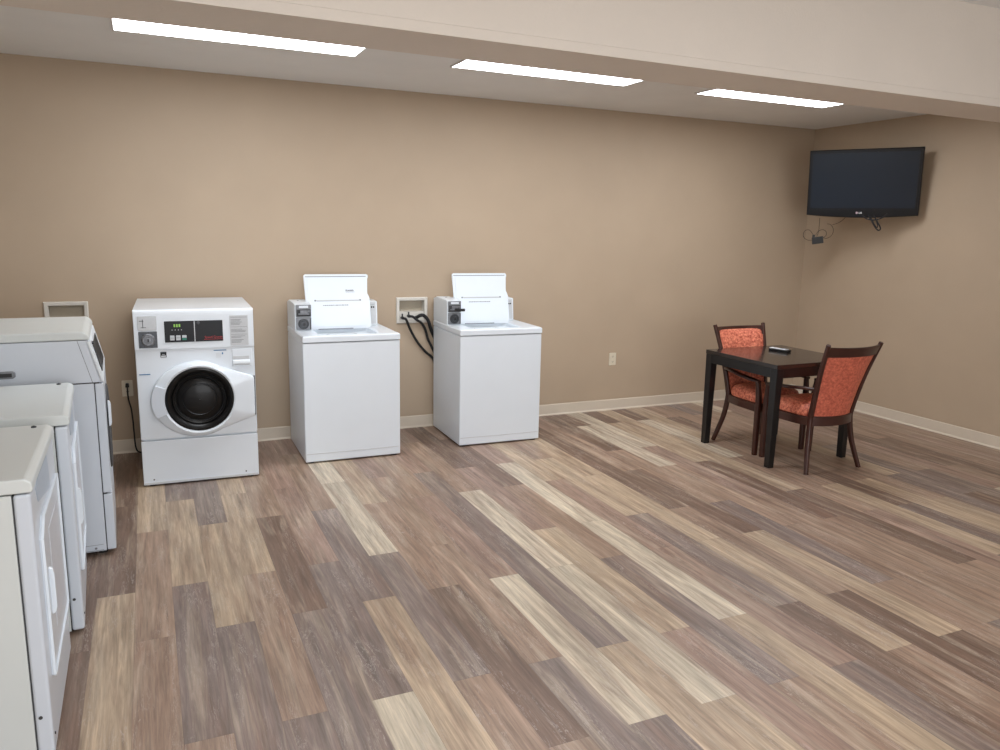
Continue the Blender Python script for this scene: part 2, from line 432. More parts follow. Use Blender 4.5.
bm = BM(); box(bm, -.178, .164, -.010, -.004, .924, 1.057, .003); disp = link('display_panel', bm, M['panel_black'], w1)
bm = BM(); box(bm, -.006, -.001, -.0125, -.009, .924, 1.057); link('divider', bm, M['steel_pale'], disp)
bm = BM()
for k in range(3):
    x = -.124 + k*.0145; box(bm, x, x+.0095, -.0108, -.0098, 1.020, 1.038)
link('digit_display', bm, M['green'], disp)
bm = BM()
for k in range(4): box(bm, -.136+k*.018, -.131+k*.018, -.0108, -.0098, 1.000, 1.004)
link('indicator_light', bm, M['label_grey'], disp)
for k in range(3):
    bm = BM(); x = -.148+k*.035; box(bm, x, x+.026, -.0125, -.0098, .937, .968, .002); bb = link('button', bm, M['button'], disp)
    bm = BM(); box(bm, x+.003, x+.023, -.0132, -.0122, .951, .9535); link('button_print', bm, M['print'], disp)
bm = BM(); box(bm, -.078, -.052, -.0128, -.0124, .937, .952); link('button_band', bm, M['button_green'], disp)
bm = BM(); lathe(bm, [(.010, -.009), (.010, -.014), (.006, -.015), (0, -.0145)], (.019, 0, 1.043), 'y', 20); link('panel_lock', bm, M['steel_dark'], disp)
text('logo', 'Speed Queen', .0195, (.054, -.0102, .945), FRONT, M['red'], disp)
bm = BM(); box(bm, .05, .163, -.0108, -.0100, .936, .9385); link('logo_line', bm, M['red'], disp)
bm = BM(); box(bm, .207, .318, -.0095, -.005, .893, 1.085, .001); ins = link('instruction_label', bm, M['label_grey'], w1)
bm = BM()
rr = random.Random(4)
for k, z in enumerate([1.072, 1.056, 1.048, 1.040, 1.032, 1.024, 1.010, .994, .986, .978, .962, .950, .942, .926, .918, .910]):
    if k in (0, 6, 10): box(bm, .213, .312, -.0101, -.0094, z, z+.0018)
    else: box(bm, .214, .214+rr.uniform(.05, .095), -.0101, -.0094, z, z+.0026)
link('label_print', bm, M['print'], ins)
bm = BM(); box(bm, -.209, -.174, -.0022, .002, .831, .865); bd = link('badge', bm, M['panel_black'], w1)
bm = BM(); box(bm, -.206, -.177, -.003, -.002, .834, .843); box(bm, -.200, -.183, -.003, -.002, .848, .851); link('badge_print', bm, M['label_grey'], bd)
bm = BM(); box(bm, .103, .180, -.0015, .002, .860, .8655); lb = link('sticker', bm, M['blue'], w1)
bm = BM(); box(bm, .152, .160, -.0015, .002, .836, .848); link('sticker_dot', bm, M['blue'], lb)
bm = BM()
for z in (.842, .834, .826, .818): box(bm, .116, .146, -.0013, .002, z, z+.002)
link('sticker_print', bm, M['label_grey'], lb)
bm = BM(); box(bm, -.336, -.273, -.0015, .002, .7245, .7305); link('side_print', bm, M['blue'], w1)
# dispenser drawer
bm = BM(); box(bm, .213, .336, -.005, .02, .750, .868, .005); dr = link('dispenser_drawer', bm, M['white'], w1)
bm = BM(); box(bm, .219, .318, -.0065, -.002, .795, .822, .003); link('finger_recess', bm, M['label_grey'], dr)
bm = BM(); prism(bm, [(-.004, .798), (-.018, .792), (-.022, .776), (-.016, .764), (-.004, .760)], 'x', .216, .322, .003); link('handle', bm, M['white2'], dr)
# door
cx, cz = .006, .559
outline = []
for a in range(57, 304, 3):
    rad = .252 + .024*max(0, -math.cos(R(a)))
    outline.append((-.004 + rad*math.cos(R(a)), .557 + .243*math.sin(R(a))))
outline += [(.338, .425), (.342, .44), (.342, .672), (.338, .687)]
def ray_out(a):
    d = (math.cos(a), math.sin(a)); best = None
    for p, q in zip(outline, outline[1:]+outline[:1]):
        ex, ez = q[0]-p[0], q[1]-p[1]; den = d[0]*ez - d[1]*ex
        if abs(den) < 1e-9: continue
        t = ((p[0]-cx)*ez - (p[1]-cz)*ex)/den; s = ((p[0]-cx)*d[1] - (p[1]-cz)*d[0])/den
        if t > 0 and -1e-6 <= s <= 1+1e-6: best = t if best is None else max(best, t)
    return best
N = 144; rings = [[], [], [], [], [], [], []]
for k in range(N):
    a = 2*math.pi*k/N; ro = ray_out(a); d = (math.cos(a), math.sin(a))
    for i, (r, y) in enumerate(((ro, .004), (ro, -.022), (ro-.010, -.034), (max(.232, ro-.05), -.040), (.216, -.052), (.206, -.046), (.204, -.004))):
        rings[i].append((cx+r*d[0], y, cz+r*d[1]))
bm = BM(); loft(bm, rings, False, False); door = link('door', bm, M['white'], w1, angle=50)
bm = BM(); lathe(bm, [(.206, -.03), (.204, -.042), (.192, -.046), (.172, -.034), (.165, -.020)], (cx, 0, cz), 'y', 72); link('door_gasket', bm, M['drum'], door)
bm = BM(); lathe(bm, [(.168, -.022), (.158, -.030), (.150, -.027), (.138, -.022), (.125, -.034), (.085, -.044), (.04, -.048), (0.001, -.049)], (cx, 0, cz), 'y', 72); link('door_glass', bm, M['drum_in'], door)
for ra in (.145, .100):
    yy = -.0265 if ra > .12 else -.0385
    bm = BM(); lathe(bm, [(ra+.002, yy), (ra, yy-.0045), (ra-.003, yy-.001)], (cx, 0, cz), 'y', 72); link('door_ring', bm, M['steel_dark'], door)
# hand grip insert on the left of the door
bm = BM(); pts = []
for k in range(13):
    a = R(158 + k*45/12); ro = ray_out(a) - .002; pts.append((cx+ro*math.cos(a), cz+ro*math.sin(a)))
pin = []
for k in range(13):
    a = R(203 - k*45/12); pin.append((cx+.207*math.cos(a), cz+.207*math.sin(a)))
prism(bm, pts+pin, 'y', -.054, -.03, .004); link('door_grip', bm, M['grey_white'], door)
bm = BM(); box(bm, .340, .347, -.020, .006, .428, .689, .002); link('door_hinge', bm, M['steel_dark'], door)

# ------------------------------------------------------------------ top-loading washers
def top_loader(label, loc, rz):
    t = thing('top_load_washer', label, 'washing machine', loc, rz, 'top-loading coin washers')
    W = .345; D = .660
    bm = BM(); box(bm, -W, W, 0, D, .010, .862, .009, 3); cab = link('cabinet', bm, M['white'], t)
    bm = BM(); box(bm, -W+.008, W-.012, -.0015, .004, .067, .0715); link('kick_groove', bm, M['label_grey'], cab)
    feet(t, [(x, y) for x in (-W+.04, W-.04) for y in (.04, D-.05)], .026)
    # top with an opening
    bm = BM(); hole = rrect(-.215, .225, .075, .43, .05, 6); n = len(hole)
    def outer(x0, x1, y0, y1):
        out = []
        cxh, cyh = .005, .2525
        for (hx, hy) in hole:
            dx, dy = hx-cxh, hy-cyh
            t1 = min(((x1-cxh) if dx > 0 else (x0-cxh))/dx if abs(dx) > 1e-6 else 9, ((y1-cyh) if dy > 0 else (y0-cyh))/dy if abs(dy) > 1e-6 else 9)
            out.append((cxh+dx*t1, cyh+dy*t1))
        # snap nearest samples to the corners
        for c in ((x0, y0), (x1, y0), (x0, y1), (x1, y1)):
            i = min(range(n), key=lambda i: (out[i][0]-c[0])**2+(out[i][1]-c[1])**2); out[i] = c
        return out
    O = outer(-W, W, -.004, D); O2 = outer(-W+.008, W-.008, .004, D-.006)
    def zz(pts, z): return [(a, b, z) for a, b in pts]
    inn = rrect(-.205, .215, .085, .42, .05, 6); drm = [(.005+.195*math.cos(a), .2525+.160*math.sin(a)) for a in [math.atan2(y-.2525, x-.005) for x, y in hole]]
    loft(bm, [zz(O, .866), zz(O, .902), zz(O2, .910), zz(hole, .906), zz(inn, .898), zz(inn, .868)], False, False)
    top = link('top_panel', bm, M['white'], t)
    bm = BM(); inn2 = [(.005+(x-.005)*.985, .2525+(y-.2525)*.985) for x, y in inn]
    loft(bm, [zz(inn, .871), zz(inn2, .868), zz(drm, .864)], False, False); link('splash_rim', bm, M['white2'], t)
    bm = BM(); lathe(bm, [(.160, .866), (.160, .80), (.17, .72), (.03, .715), (.03, .80), (.0, .80)], (.005, .2525, 0), 'z', 40); link('wash_tub', bm, M['tub'], t)
    # console
    bm = BM(); prism(bm, [(.468, .908), (D+.012, .908), (D+.012, 1.085), (D-.004, 1.098), (.56, 1.100), (.486, 1.094)], 'x', -.30, .306, .006); con = link('console', bm, M['white2'], t)
    bm = BM(); prism(bm, [(.4635, .925), (.484, 1.088), (.4875, 1.088), (.467, .925)], 'x', .228, .294); cl = link('cycle_panel', bm, M['label_grey'], con)
    def on_slope(z): return .4630 + (z-.925)*(.0205/.163)
    bm = BM()
    for x in (.240, .256, .272):
        z = 1.045; box(bm, x, x+.010, on_slope(z)-.004, on_slope(z)+.006, z, z+.012, .002)
    link('indicator_button', bm, M['panel_black'], con)
    bm = BM()
    for z in (1.070,): box(bm, .24, .285, on_slope(z)-.001, on_slope(z)+.004, z, z+.002)
    link('panel_print', bm, M['print'], con)
    # coin housing
    bm = BM(); prism(bm, [(.322, .908), (D+.014, .908), (D+.014, 1.090), (.60, 1.108), (.42, 1.104), (.330, 1.098)], 'x', -.341, -.222, .007); ch = link('coin_housing', bm, M['white2'], t)
    bm = BM(); box(bm, -.333, -.226, .315, .332, 1.008, 1.094, .003); sl = link('coin_slide_plate', bm, M['chrome'], ch)
    bm = BM(); box(bm, -.312, -.247, .3115, .316, 1.072, 1.088, .001); link('price_label', bm, M['white2'], ch)
    bm = BM(); box(bm, -.329, -.230, .3125, .3158, 1.012, 1.062, .001); link('slide_recess', bm, M['seam'], ch)
    bm = BM(); box(bm, -.305, -.252, .300, .316, 1.030, 1.056, .003); box(bm, -.318, -.240, .303, .316, 1.024, 1.034, .002); box(bm, -.250, -.238, .298, .316, 1.040, 1.056, .002); link('coin_slide', bm, M['chrome'], ch)
    bm = BM(); box(bm, -.333, -.226, .315, .332, .914, 1.003, .003); lp = link('lock_plate', bm, M['chrome'], ch)
    bm = BM(); lathe(bm, [(.038, .316), (.038, .308), (.032, .305), (.030, .311), (.022, .311), (.020, .304), (0.001, .303)], (-.282, 0, .957), 'y', 32); link('lock', bm, M['steel_dark'], ch)
    bm = BM(); lathe(bm, [(.010, .304), (.009, .3015), (.001, .3015)], (-.279, 0, .955), 'y', 16); link('keyhole', bm, M['black'], ch)
    bm = BM(); box(bm, -.236, -.230, .3135, .3155, .918, .996); link('plate_shadow_gap', bm, M['seam'], ch)
    bm = BM(); lathe(bm, [(.007, 1.106), (.006, 1.112), (.001, 1.113)], (-.288, .50, 0), 'z', 12); link('screw', bm, M['label_grey'], ch)
    # open lid, hinged at the back of the opening, leaning back
    def lidp(x, s, o): # s distance up the lid, o distance toward the front
        a = R(12); return (x, .415 + s*math.sin(a) - o*math.cos(a), .896 + s*math.cos(a) + o*math.sin(a))
    prof = [(-.232, .0), (.232, .0), (.240, .02), (.240, .20), (.240, .225), (.234, .245), (.224, .265), (.224, .285), (.230, .375), (.238, .395), (.230, .412), (-.240, .412), (-.246, .400), (-.240, .2)]
    bm = BM()
    A = [bm.verts.new(lidp(x, s, .016)) for x, s in prof]; B = [bm.verts.new(lidp(x, s, .0)) for x, s in prof]
    fs = [bm.faces.new(A), bm.faces.new(B[::-1])]
    for i in range(len(prof)): fs.append(bm.faces.new([A[i], B[i], B[(i+1) % len(prof)], A[(i+1) % len(prof)]]))
    bmesh.ops.recalc_face_normals(bm, faces=fs)
    bmesh.ops.bevel(bm, geom=list({e for f in fs for e in f.edges if e.calc_face_angle(0) > R(40)}), offset=.004, segments=2, affect='EDGES')
    lid = link('lid', bm, M['white'], t)
    def slab(bm, x0, x1, s0, s1, o0, o1):
        vs = [bm.verts.new(lidp(x, s, o)) for x in (x0, x1) for s in (s0, s1) for o in (o0, o1)]
        for f in ((0,1,3,2),(4,6,7,5),(0,4,5,1),(2,3,7,6),(0,2,6,4),(1,5,7,3)): bm.faces.new([vs[i] for i in f])
    bm = BM(); slab(bm, -.222, .200, .020, .385, .0155, .0205); link('lid_liner', bm, M['white'], lid)
    bm = BM(); slab(bm, -.236, .218, .391, .396, .0155, .0172); link('lid_edge_groove', bm, M['print'], lid)
    bm = BM(); slab(bm, -.170, .165, .212, .219, .0200, .0225); link('lid_ridge', bm, M['label_grey'], lid)
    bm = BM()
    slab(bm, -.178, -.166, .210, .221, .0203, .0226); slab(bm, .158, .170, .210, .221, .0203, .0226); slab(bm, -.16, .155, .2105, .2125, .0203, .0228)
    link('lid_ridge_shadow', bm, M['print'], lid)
    bm = BM(); x = -.115; rr = random.Random(3)
    while x < .07:
        w_ = rr.uniform(.006, .016); slab(bm, x, min(x+w_, .074), .176, .182, .0203, .0211); x += w_ + .004
    link('lid_print', bm, M['print'], lid)
    bm = BM(); slab(bm, -.16, .10, .000, .007, .016, .0180); link('lid_foot_shade', bm, M['print'], lid)  # grey strip painted in as the shadow line under the lid
    return t, lid, sl, lidp, slab
tA, lidA, slA, lidp, slab = top_loader('white top-loading coin washer with its lid open, standing beside the front-loading washer', (1.282, 5.345, 0), -.5)
tB = dup(tA, (2.448, 5.374, 0), -1.5, 'white top-loading coin washer with its lid open, right of the wall box with black hoses')
tB.scale = (.982, 1, 1)
# what only one of the two has
bm = BM(); x = .058; rr = random.Random(8)
while x < .118:
    w_ = rr.uniform(.004, .009); slab(bm, x, x+w_, .282, .291+rr.uniform(0, .004), .0203, .0212); x += w_+.002
slab(bm, .056, .125, .275, .2775, .0203, .0211)
link('lid_sticker', bm, M['print'], lidA, 'small grey printed mark near the top right of the lid')
chB = [c for c in tB.children if c.name.startswith('coin_housing')][0]
bm = BM(); box(bm, -.285, -.238, .262, .31, 1.022, 1.040, .003); box(bm, -.268, -.216, .244, .262, 1.020, 1.042, .005)
link('coin_slide_handle', bm, M['rubber'], chB, 'black coin slide handle pushed out')

# ------------------------------------------------------------------ dryers along the left wall
def hamper_dryer(label, loc, rz):
    t = thing('clothes_dryer', label, 'clothes dryer', loc, rz, 'low dryers along the left wall')
    W, D = .342, .70
    bm = BM(); box(bm, -W, W, .0492, D, .012, .872, .002); link('cabinet', bm, M['shaded_white'], t)
    bm = BM(); box(bm, -W+.006, W-.006, .04, .06, .016, .868); link('cabinet_seam', bm, M['seam'], t)
    # front panel; the scoop above the door is painted, not cut
    bm = BM(); n = 24
    ring0 = rrect(-W, W, .03, .872, .012, 6)
    scoop = []
    box(bm, -W, W, 0, .046, .012, .872, .010, 3)
    fp = link('front_panel', bm, M['grey_white'], t)
    bm = BM()
    lathe(bm, [(.005, -.003), (.004, 0)], (-W+.03, 0, .07), 'y', 12, True, True); link('screw', bm, M['seam'], fp)
    bm = BM(); lathe(bm, [(.006, -.0025), (.005, 0)], (0, 0, 0), 'x', 12, True, True)
    for v in bm.verts: v.co = Vector((-W + v.co.x, .030 + v.co.y, .150 + v.co.z))
    link('side_screw', bm, M['seam'], fp)
    feet(t, [(x, y) for x in (-W+.05, W-.05) for y in (.06, D-.05)])
    bm = BM(); prism(bm, [(-.008, .888), (-.006, .908), (.012, .920), (D, .922), (D, .876), (-.004, .876)], 'x', -W-.003, W+.003, .006, 3)
    top = link('top_panel', bm, M['shaded_white'], t)
    bm = BM(); lathe(bm, [(.009, .920), (.009, .924), (.001, .9245)], (W-.035, .052, 0), 'z', 16); lathe(bm, [(.004, .9235), (.0035, .9265), (.0, .9265)], (W-.035, .052, 0), 'z', 10)
    link('hole_plug', bm, M['steel_dark'], top)
    # flat panel under the top lip, recess shade put into its colour
    bm = BM(); prism(bm, [(.10, .868), (-.16, .868), (-.235, .855), (-.20, .80), (.12, .745), (.135, .79), (.12, .83)], 'y', -.0015, .002)
    link('scoop_shade', bm, M['scoop'], fp)
    # door with a raised rail outline
    dpts = [(-.24, .225), (.290, .225), (.300, .235), (.300, .735), (.290, .745), (-.17, .745), (-.25, .695), (-.25, .235)]
    bm = BM(); prism(bm, dpts, 'y', -.006, .002, .003); door = link('door', bm, M['grey_white'], t)
    bm = BM()
    ins = [(-.237, .232), (.287, .232), (.293, .238), (.293, .732), (.287, .738), (-.168, .738), (-.243, .691), (-.243, .238)]
    r0 = [(x, -.005, z) for x, z in dpts]; r1 = [(x, -.0125, z) for x, z in dpts]; cxm, czm = .05, .48
    r2 = [(x, -.0125, z) for x, z in ins]; r3 = [(x, -.005, z) for x, z in ins]
    loft(bm, [r0, r1, r2, r3], False, False); link('door_rail', bm, M['white'], door, 'raised white rail around the door')
    bm = BM(); box(bm, -.06, .23, -.0075, -.004, .31, .66, .001); link('door_inset', bm, M['door_inset'], door)
    bm = BM(); prism(bm, [(-.004, .395), (-.016, .400), (-.021, .42), (-.021, .535), (-.016, .553), (-.004, .558)], 'x', -.150, -.132, .003); link('handle', bm, M['white'], door)
    for z in (.285, .575):
        bm = BM(); box(bm, .308, .336, -.0030, .002, z, z+.078, .001); link('hinge', bm, M['seam'], door)
    return t
hamper_dryer('low white dryer with a flat top, nearest the camera at the left edge', (-.3575, 2.886, 0), 90.65)
dA = [o for o in C.objects if o.name == 'clothes_dryer'][0]
dup(dA, (-.338, 3.712, 0), 92.8, 'low white dryer between the nearest dryer and the tall dryer')

t = thing('tall_clothes_dryer', 'tall white dryer with a sloped dark control panel, last in the left row', 'clothes dryer', (-.242, 4.525, 0), 92)
W = .345; D = .70
bm = BM(); box(bm, -W, W, .042, D, .022, .884, .003); cab = link('cabinet', bm, M['grey_white'], t)
bm = BM(); prism(bm, [(.003, .8895), (.056, 1.0965), (D, 1.0965), (D, .8895)], 'x', -W, W, .003); link('upper_cabinet', bm, M['grey_white'], t)
bm = BM(); prism(bm, [(.046, .8905), (.098, 1.0955), (.1005, 1.0955), (.0485, .8905)], 'x', -W-.0008, -W+.002); link('side_seam', bm, M['print'], cab)
bm = BM(); box(bm, -W, W, 0, .039, .325, .884, .006); fp = link('front_panel', bm, M['grey_white'], t)
bm = BM(); box(bm, -W, W, -.002, .039, .024, .319, .006); link('lower_panel', bm, M['grey_white'], t)
bm = BM(); box(bm, -W+.004, W-.004, .02, D-.01, .022, .895); link('cabinet_seam', bm, M['seam'], t)
bm = BM(); box(bm, -W-.0012, -W+.002, .055, .175, .026, .0285); box(bm, -W-.0012, -W+.002, .055, .175, .056, .0575); box(bm, -W-.0012, -W+.002, .173, .175, .026, .057); lathe(bm, [(.006, -W-.003), (.005, -W)], (0, .09, .040), 'x', 12, True, True)
link('access_cover', bm, M['print'], cab)
feet(t, [(x, y) for x in (-W+.05, W-.05) for y in (.06, D-.05)])
bm = BM(); prism(bm, [(.044, 1.098), (.052, 1.122), (.072, 1.138), (D, 1.140), (D, 1.098)], 'x', -W-.002, W+.002, .008, 3); link('top_panel', bm, M['shaded_white'], t)
# sloped white bezel and dark control glass
def slope(z): return .003 + (z-.8895)*(.0455/.1755)
bm = BM(); prism(bm, [(slope(.897)-.008, .895), (slope(1.088)-.010, 1.090), (slope(1.088)+.012, 1.092), (slope(.897)+.012, .893)], 'x', -W, W, .004); bz = link('control_bezel', bm, M['white2'], t)
bm = BM(); prism(bm, [(slope(.93)-.0125, .93), (slope(1.06)-.0135, 1.06), (slope(1.06)-.004, 1.06), (slope(.93)-.003, .93)], 'x', -.26, .20); link('control_glass', bm, M['panel_black'], bz)
bm = BM(); lathe(bm, [(.009, -.004), (.008, -.012), (0, -.013)], (-.27, slope(1.07)-.006, 1.075), 'y', 16); link('panel_lock', bm, M['steel_dark'], bz)
# door
bm = BM(); lathe(bm, [(.225, .002), (.223, -.006), (.212, -.010), (.180, -.012), (.172, -.009), (.170, -.002)], (.02, 0, .585), 'y', 56); door = link('door', bm, M['seam'], t)
bm = BM(); lathe(bm, [(.172, -.006), (.12, -.009), (.06, -.010), (.001, -.011)], (.02, 0, .585), 'y', 48); link('door_glass', bm, M['drum'], door)
bm = BM(); prism(bm, [(-.008, .628), (-.018, .634), (-.022, .65), (-.022, .745), (-.018, .758), (-.008, .764)], 'x', -.195, -.172, .003); link('handle', bm, M['white'], door)
# steel pull on the near side panel
bm = BM(); prism(bm, [(.362, .940), (.372, .932), (.60, .930), (.60, .966), (.372, .966), (.362, .958)], 'x', -W-.010, -W+.002, .002); pl = link('coin_slide', bm, M['chrome'], t, 'chrome rimmed dark slide on the side panel')
bm = BM(); box(bm, -W-.0118, -W-.008, .376, .60, .940, .958); link('slide_recess', bm, M['black'], pl)

# ------------------------------------------------------------------ wall utility boxes, hoses
def utility_box(o, label):
    x0, x1, z0, z1 = o; t = thing('utility_box', label, 'wall box', ((x0+x1)/2, YB, z0), 0, 'washer supply boxes in the back wall')
    w = (x1-x0)/2; h = z1-z0; f = .028
    bm = BM()
    rings = []
    for (dx, y) in ((0, .004), (0, -.010), (.006, -.016), (.024, -.013), (f, -.006), (f, .06)):
        rings.append([(-w+dx, y, dx), (w-dx, y, dx), (w-dx, y, h-dx), (-w+dx, y, h-dx)])
    loft(bm, rings, False, False); link('frame', bm, M['box_frame'], t, angle=20)
    bm = BM(); box(bm, -w+f-.002, w-f+.002, .056, .062, f-.002, h-f+.002); link('back_plate', bm, M['box_in'], t)
    bm = BM(); prism(bm, [(.056, f), (.0, f), (.004, f+.062), (.056, f+.066)], 'x', -w+f, w-f); link('valve_shelf', bm, M['box_frame'], t)
    return t
utility_box(OB[0], 'cream recessed supply box on the wall above the tall dryer')
ub = utility_box(OB[1], 'cream recessed supply box with two valves, between the top-loading washers')
for vx, vz in ((1.866, .932), (1.920, .945)):
    bm = BM(); cx_ = vx - (OB[1][0]+OB[1][1])/2; cz_ = vz - OB[1][2]
    lathe(bm, [(.009, .01), (.009, -.020), (.013, -.021), (.013, -.036), (.005, -.038)], (cx_, 0, cz_), 'y', 14, True, True)
    box(bm, cx_-.005, cx_+.005, -.03, -.016, cz_+.008, cz_+.034, .002)
    link('valve', bm, M['black'], ub)
bm = BM(); tube(bm, [(1.866, 6.045, .930), (1.885, 6.03, .925), (1.905, 6.04, .890), (1.935, 6.052, .826), (1.990, 6.058, .733), (2.060, 6.062, .648), (2.128, 6.066, .588), (2.152, 6.068, .52), (2.156, 6.068, .42)], .0105)
tag(link('water_hose', bm, M['rubber']), 'black hose drooping in a long curve from the left valve', 'hose')
bm = BM(); tube(bm, [(1.920, 6.045, .944), (1.945, 6.03, .942), (1.980, 6.034, .915), (2.025, 6.044, .885), (2.062, 6.058, .830), (2.090, 6.068, .745), (2.132, 6.069, .66), (2.188, 6.069, .52), (2.196, 6.069, .40)], .0105)
tag(link('water_hose', bm, M['rubber']), 'black hose running from the right valve down behind the right washer', 'hose')
bm = BM(); tube(bm, [(1.990, 6.10, .925), (1.992, 6.055, .935), (2.003, 6.030, .948), (2.030, 6.028, .952), (2.060, 6.032, .932), (2.085, 6.038, .895), (2.108, 6.050, .83), (2.155, 6.066, .74), (2.225, 6.066, .60), (2.27, 6.066, .42)], .0145)
tag(link('drain_hose', bm, M['rubber']), 'thick black drain hose hooked over the rim of the wall box', 'hose')

# ------------------------------------------------------------------ wall outlets
def outlet(cx_, cz_, label):
    t = thing('wall_outlet', label, 'electrical outlet', (cx_, YB, cz_), 0, 'duplex outlets on the back wall')
    bm = BM(); prism(bm, rrect(-.036, .036, -.058, .058, .005, 3), 'y', -.006, .001, .002); link('cover_plate', bm, M['ivory'], t)
    for s in (1, -1):
        bm = BM(); prism(bm, rrect(-.017, .017, s*.0245-.0145, s*.0245+.0145, .008, 4), 'y', -.0085, -.004); soc = link('socket', bm, M['ivory'], t)
        bm = BM()
        for x in (-.0065, .0065): box(bm, x-.0015, x+.0015, -.0092, -.008, s*.0245-.002, s*.0245+.007)
        lathe(bm, [(.0026, -.0092), (.0025, -.008)], (0, 0, s*.0245-.0075), 'y', 10, True, True)
        link('socket_slot', bm, M['slot'], soc)
    return t
outlet(3.908, .485, 'small ivory wall outlet right of the top-loading washers')
outlet(-.184, .478, 'ivory wall outlet with a black plug, left of the front-loading washer')
inv1 = (Matrix.Translation(w1.location) @ Euler(w1.rotation_euler).to_matrix().to_4x4()).inverted()
bm = BM(); tube(bm, [(-.184, YB-.026, .495), (-.184, YB-.030, .44), (-.180, YB-.028, .391), (-.168, YB-.03, .33), (-.162, YB-.03, .24), (-.160, YB-.032, .15), (-.155, YB-.05, .05), (-.130, YB-.06, .012), (-.04, YB-.06, .010), (.04, YB-.08, .03), (.08, YB-.10, .10)], .0055)
for v in bm.verts: v.co = inv1 @ v.co
cord = link('power_cord', bm, M['rubber'], w1, 'black power cord hanging from the wall outlet')
bm = BM(); prism(bm, [(-.013, -.014), (.013, -.014), (.010, .016), (-.010, .016)], 'y', -.034, -.0095, .004)
for v in bm.verts: v.co = inv1 @ (v.co + Vector((-.184, YB, .503)))
link('plug', bm, M['rubber'], cord)

# ------------------------------------------------------------------ table
TC = (4.386, 4.482); TH = .757
t = thing('dining_table', 'square espresso-stained wooden table with four straight legs', 'table', (TC[0], TC[1], 0), .8)
a, ay = .393, .381
bm = BM(); box(bm, -a, a, -ay, ay, TH-.030, TH, .003); link('tabletop', bm, M['table_top'], t)
bm = BM()
for s in (-1, 1):
    box(bm, -a+.055, a-.055, s*(ay-.018)-.011, s*(ay-.018)+.011, TH-.100, TH-.030, .001, 1)
    box(bm, s*(a-.018)-.011, s*(a-.018)+.011, -ay+.055, ay-.055, TH-.100, TH-.030, .001, 1)
link('apron', bm, M['table'], t)
for sx in (-1, 1):
    for sy in (-1, 1):
        bm = BM(); 
        sweep(bm, [(sx*(a-.030), sy*(ay-.030), 0), (sx*(a-.034), sy*(ay-.034), TH-.03)], [(.048, .048), (.064, .064)], sm=0, rnd=.06)
        link('leg', bm, M['table'], t)

